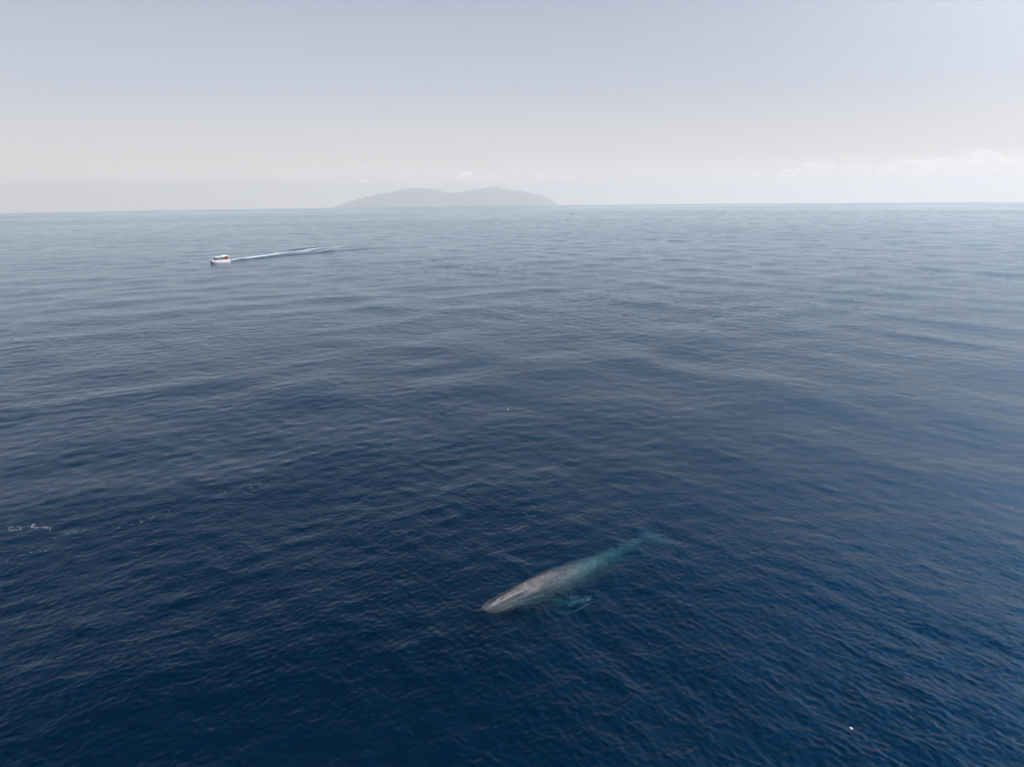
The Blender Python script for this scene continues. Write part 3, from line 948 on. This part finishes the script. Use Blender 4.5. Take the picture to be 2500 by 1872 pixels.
for x in (-3.6, -2.2, -0.8, 0.7):
    bm = bmesh.new(); box(bm, x - 0.25, x + 0.25, -1.45, 1.45, 1.03, 1.46, 0.04); box(bm, x - 0.3, x - 0.22, -1.45, 1.45, 1.4, 1.9, 0.03)
    part('bench', bm, BENCH, boat)
for yc in (-0.95, 0.95):
    bm = bmesh.new(); box(bm, -6.75, -6.15, yc - 0.24, yc + 0.24, 1.25, 1.95, 0.12)
    mo = part('outboard_motor', bm, MOTOR, boat, True)
    bm = bmesh.new(); box(bm, -6.55, -6.3, yc - 0.1, yc + 0.1, -0.6, 1.25, 0.04); box(bm, -6.35, -5.9, yc - 0.15, yc + 0.15, 0.8, 1.15, 0.03)
    tube(bm, (-6.75, yc, -0.5), (-6.3, yc, -0.5), 0.1, 10)
    part('motor_leg', bm, MOTOR, mo)

# passengers: one skinned body each
SKIN = plain('person_skin', (0.36, 0.21, 0.14), 0.6)
HAIR = plain('person_hair', (0.02, 0.016, 0.014), 0.6)
def cloth(name, c): return plain(name, c, 0.85, 0.2)
TROUSER = cloth('dark_trousers', (0.04, 0.045, 0.06))
def person(name_lab, shirt, loc, rz, sit=True, trouser=TROUSER, hat=None, arm=0.0):
    hz = 0.44 if sit else 0.92
    J = {}
    J['pel'] = (0, 0, hz + 0.06); J['wst'] = (0.0, 0, hz + 0.22); J['chs'] = (0.02, 0, hz + 0.42); J['nck'] = (0.01, 0, hz + 0.56)
    J['jaw'] = (0.03, 0, hz + 0.64); J['hed'] = (0.03, 0, hz + 0.72); J['crn'] = (0.01, 0, hz + 0.80)
    rad_ = dict(pel=0.145, wst=0.13, chs=0.145, nck=0.055, jaw=0.075, hed=0.095, crn=0.07)
    E_ = [('pel', 'wst'), ('wst', 'chs'), ('chs', 'nck'), ('nck', 'jaw'), ('jaw', 'hed'), ('hed', 'crn')]
    for s_, sd in (('l', 1), ('r', -1)):
        J['sh' + s_] = (0.0, sd * 0.18, hz + 0.48); rad_['sh' + s_] = 0.06
        J['el' + s_] = (0.10, sd * 0.24, hz + 0.24 + arm * 0.12); rad_['el' + s_] = 0.045
        J['wr' + s_] = (0.32, sd * 0.17, hz + 0.17 + arm * 0.3); rad_['wr' + s_] = 0.03
        J['pa' + s_] = (0.40, sd * 0.16, hz + 0.155 + arm * 0.34); rad_['pa' + s_] = 0.032
        E_ += [('chs', 'sh' + s_), ('sh' + s_, 'el' + s_), ('el' + s_, 'wr' + s_), ('wr' + s_, 'pa' + s_)]
        for f_ in range(4):
            a = 'f%d%s' % (f_, s_); b = 'g%d%s' % (f_, s_); yy = sd * 0.16 + (f_ - 1.5) * 0.022; ln = (0.07, 0.08, 0.075, 0.06)[f_]
            J[a] = (0.435 + ln / 2, yy, hz + 0.15 + arm * 0.35); J[b] = (0.43 + ln, yy, hz + 0.125 + arm * 0.35)
            rad_[a] = 0.010; rad_[b] = 0.008; E_ += [('pa' + s_, a), (a, b)]
        J['th' + s_] = (0.42, sd * 0.11, hz + 0.16 + arm * 0.35); rad_['th' + s_] = 0.011; E_ += [('pa' + s_, 'th' + s_)]
        if sit:
            J['hp' + s_] = (0.03, sd * 0.10, hz + 0.05); J['kn' + s_] = (0.44, sd * 0.13, hz + 0.06); J['an' + s_] = (0.46, sd * 0.13, 0.08); J['to' + s_] = (0.62, sd * 0.14, 0.04)
        else:
            J['hp' + s_] = (0, sd * 0.10, hz - 0.03); J['kn' + s_] = (0.03, sd * 0.11, 0.49); J['an' + s_] = (-0.02, sd * 0.12, 0.09); J['to' + s_] = (0.14, sd * 0.14, 0.04)
        rad_['hp' + s_] = 0.09; rad_['kn' + s_] = 0.06; rad_['an' + s_] = 0.042; rad_['to' + s_] = 0.035
        E_ += [('pel', 'hp' + s_), ('hp' + s_, 'kn' + s_), ('kn' + s_, 'an' + s_), ('an' + s_, 'to' + s_)]
    # nose, ears
    J['nos'] = (0.125, 0, hz + 0.70); rad_['nos'] = 0.018; E_.append(('hed', 'nos'))
    keys = list(J)
    me = bpy.data.meshes.new('person')
    me.from_pydata([J[k] for k in keys], [(keys.index(a), keys.index(b)) for a, b in E_], [])
    o = bpy.data.objects.new('person', me); C.objects.link(o)
    o.modifiers.new('s', 'SKIN')
    sv = me.skin_vertices[0].data
    for i, k in enumerate(keys):
        sv[i].radius = (rad_[k], rad_[k]); sv[i].use_root = (k == 'pel')
    sb = o.modifiers.new('ss', 'SUBSURF'); sb.levels = 1; sb.render_levels = 1
    dg = bpy.context.evaluated_depsgraph_get()
    me2 = bpy.data.meshes.new_from_object(o.evaluated_get(dg))
    o.modifiers.clear(); o.data = me2; me2.name = 'person'; me2.shade_smooth()
    for m in (SKIN, shirt, trouser, HAIR): me2.materials.append(m)
    for p in me2.polygons:
        c = p.center
        if c.z > hz + 0.72 or (c.z > hz + 0.62 and c.x < 0.0): p.material_index = 3
        elif c.z > hz + 0.56: p.material_index = 0
        elif c.x > 0.30 and c.z > hz + 0.1: p.material_index = 0
        elif c.z > hz + 0.12 or (abs(c.y) > 0.16 and c.z > hz + 0.14): p.material_index = 1
        else: p.material_index = 2
    if hat:
        bmh = bmesh.new()
        bmesh.ops.create_uvsphere(bmh, u_segments=16, v_segments=8, radius=0.105, matrix=Matrix.Translation((0.02, 0, hz + 0.765)) @ Matrix.Diagonal((1, 1, 0.75, 1)))
        bmesh.ops.create_cone(bmh, cap_ends=True, segments=18, radius1=0.17, radius2=0.16, depth=0.012, matrix=Matrix.Translation((0.04, 0, hz + 0.765)))
        part('hat', bmh, hat, o, True)
    Mw = Matrix.Translation(boat.location) @ boat.rotation_euler.to_matrix().to_4x4() @ Matrix.Translation((loc[0] * 0.80, loc[1] * 0.80, loc[2] * 0.86)) @ Matrix.Rotation(rz, 4, 'Z')
    o.matrix_world = Mw
    tag(o, name_lab, 'person', 'passengers on the white boat')
    return o
SC = dict(black=cloth('black_shirt', (0.02, 0.02, 0.025)), white=cloth('white_shirt', (0.8, 0.8, 0.8)), red=cloth('red_shirt', (0.45, 0.03, 0.035)),
          orange=cloth('orange_life_vest', (0.75, 0.13, 0.04)), navy=cloth('navy_shirt', (0.03, 0.04, 0.09)), pink=cloth('pink_shirt', (0.75, 0.42, 0.42)), teal=cloth('dark_green_shirt', (0.02, 0.06, 0.05)))
person('person in black standing at the front post of the boat canopy', SC['black'], (1.95, 0.75, 1.03), 0.1, False)
person('person in a white shirt seated behind the boat windscreen', SC['white'], (0.75, 1.05, 1.3), 0.4)
person('person in dark green between the white shirt and the red shirt', SC['teal'], (-0.75, 1.0, 1.03), 1.2, False)
person('person in black standing amid the seated boat passengers', SC['black'], (-0.1, 0.1, 1.03), 0.7, False)
person('person in a bright red shirt and pink hat standing under the canopy', SC['red'], (-1.9, 1.05, 1.03), 0.9, False, hat=SC['pink'])
person('person in a pink shirt seated beside the red shirt', SC['pink'], (-2.45, 0.7, 1.2), 0.6)
person('person with orange life vest and dark hair standing near the stern panel', SC['orange'], (-3.05, 0.9, 1.03), 1.3, False, trouser=SC['red'])
person('person with orange life vest seated hard by the stern panel', SC['orange'], (-3.6, 1.1, 1.03), 1.0, True, trouser=SC['orange'])
person('person in a deep red jacket standing between the two orange life vests', SC['red'], (-3.3, 0.1, 1.03), 0.8, False)
person('person in black seated at the near rail behind the white shirt', SC['black'], (0.1, 1.2, 1.25), 1.5)
person('person in navy crouching on the open foredeck of the boat', SC['navy'], (4.1, 0.35, 1.15), 0.4, True)

# ------------------------------------------------------------------ haze
def haze():
    bm = bmesh.new()
    zb = -47500 ** 2 / (2 * R_SEA) - DEPTH - 1.0
    bmesh.ops.create_cone(bm, cap_ends=True, segments=64, radius1=47500, radius2=47500, depth=1.0)
    for v in bm.verts:
        v.co.z = 740.0 if v.co.z > 0 else zb
    me = bpy.data.meshes.new('haze'); bm.to_mesh(me); bm.free()
    m, n, l, out = mat('haze_air')
    p = n.new('ShaderNodeVolumePrincipled')
    p.inputs['Color'].default_value = HAZE_COL
    p.inputs['Density'].default_value = HAZE_K
    p.inputs['Anisotropy'].default_value = 0.3
    l.new(p.outputs[0], out.inputs['Volume'])
    me.materials.append(m)
    o = bpy.data.objects.new('haze', me); C.objects.link(o)
    tag(o, kind='stuff')
HAZE_COL = (1.0, 0.93, 0.85, 1)
HAZE_K = 0.00005
haze()
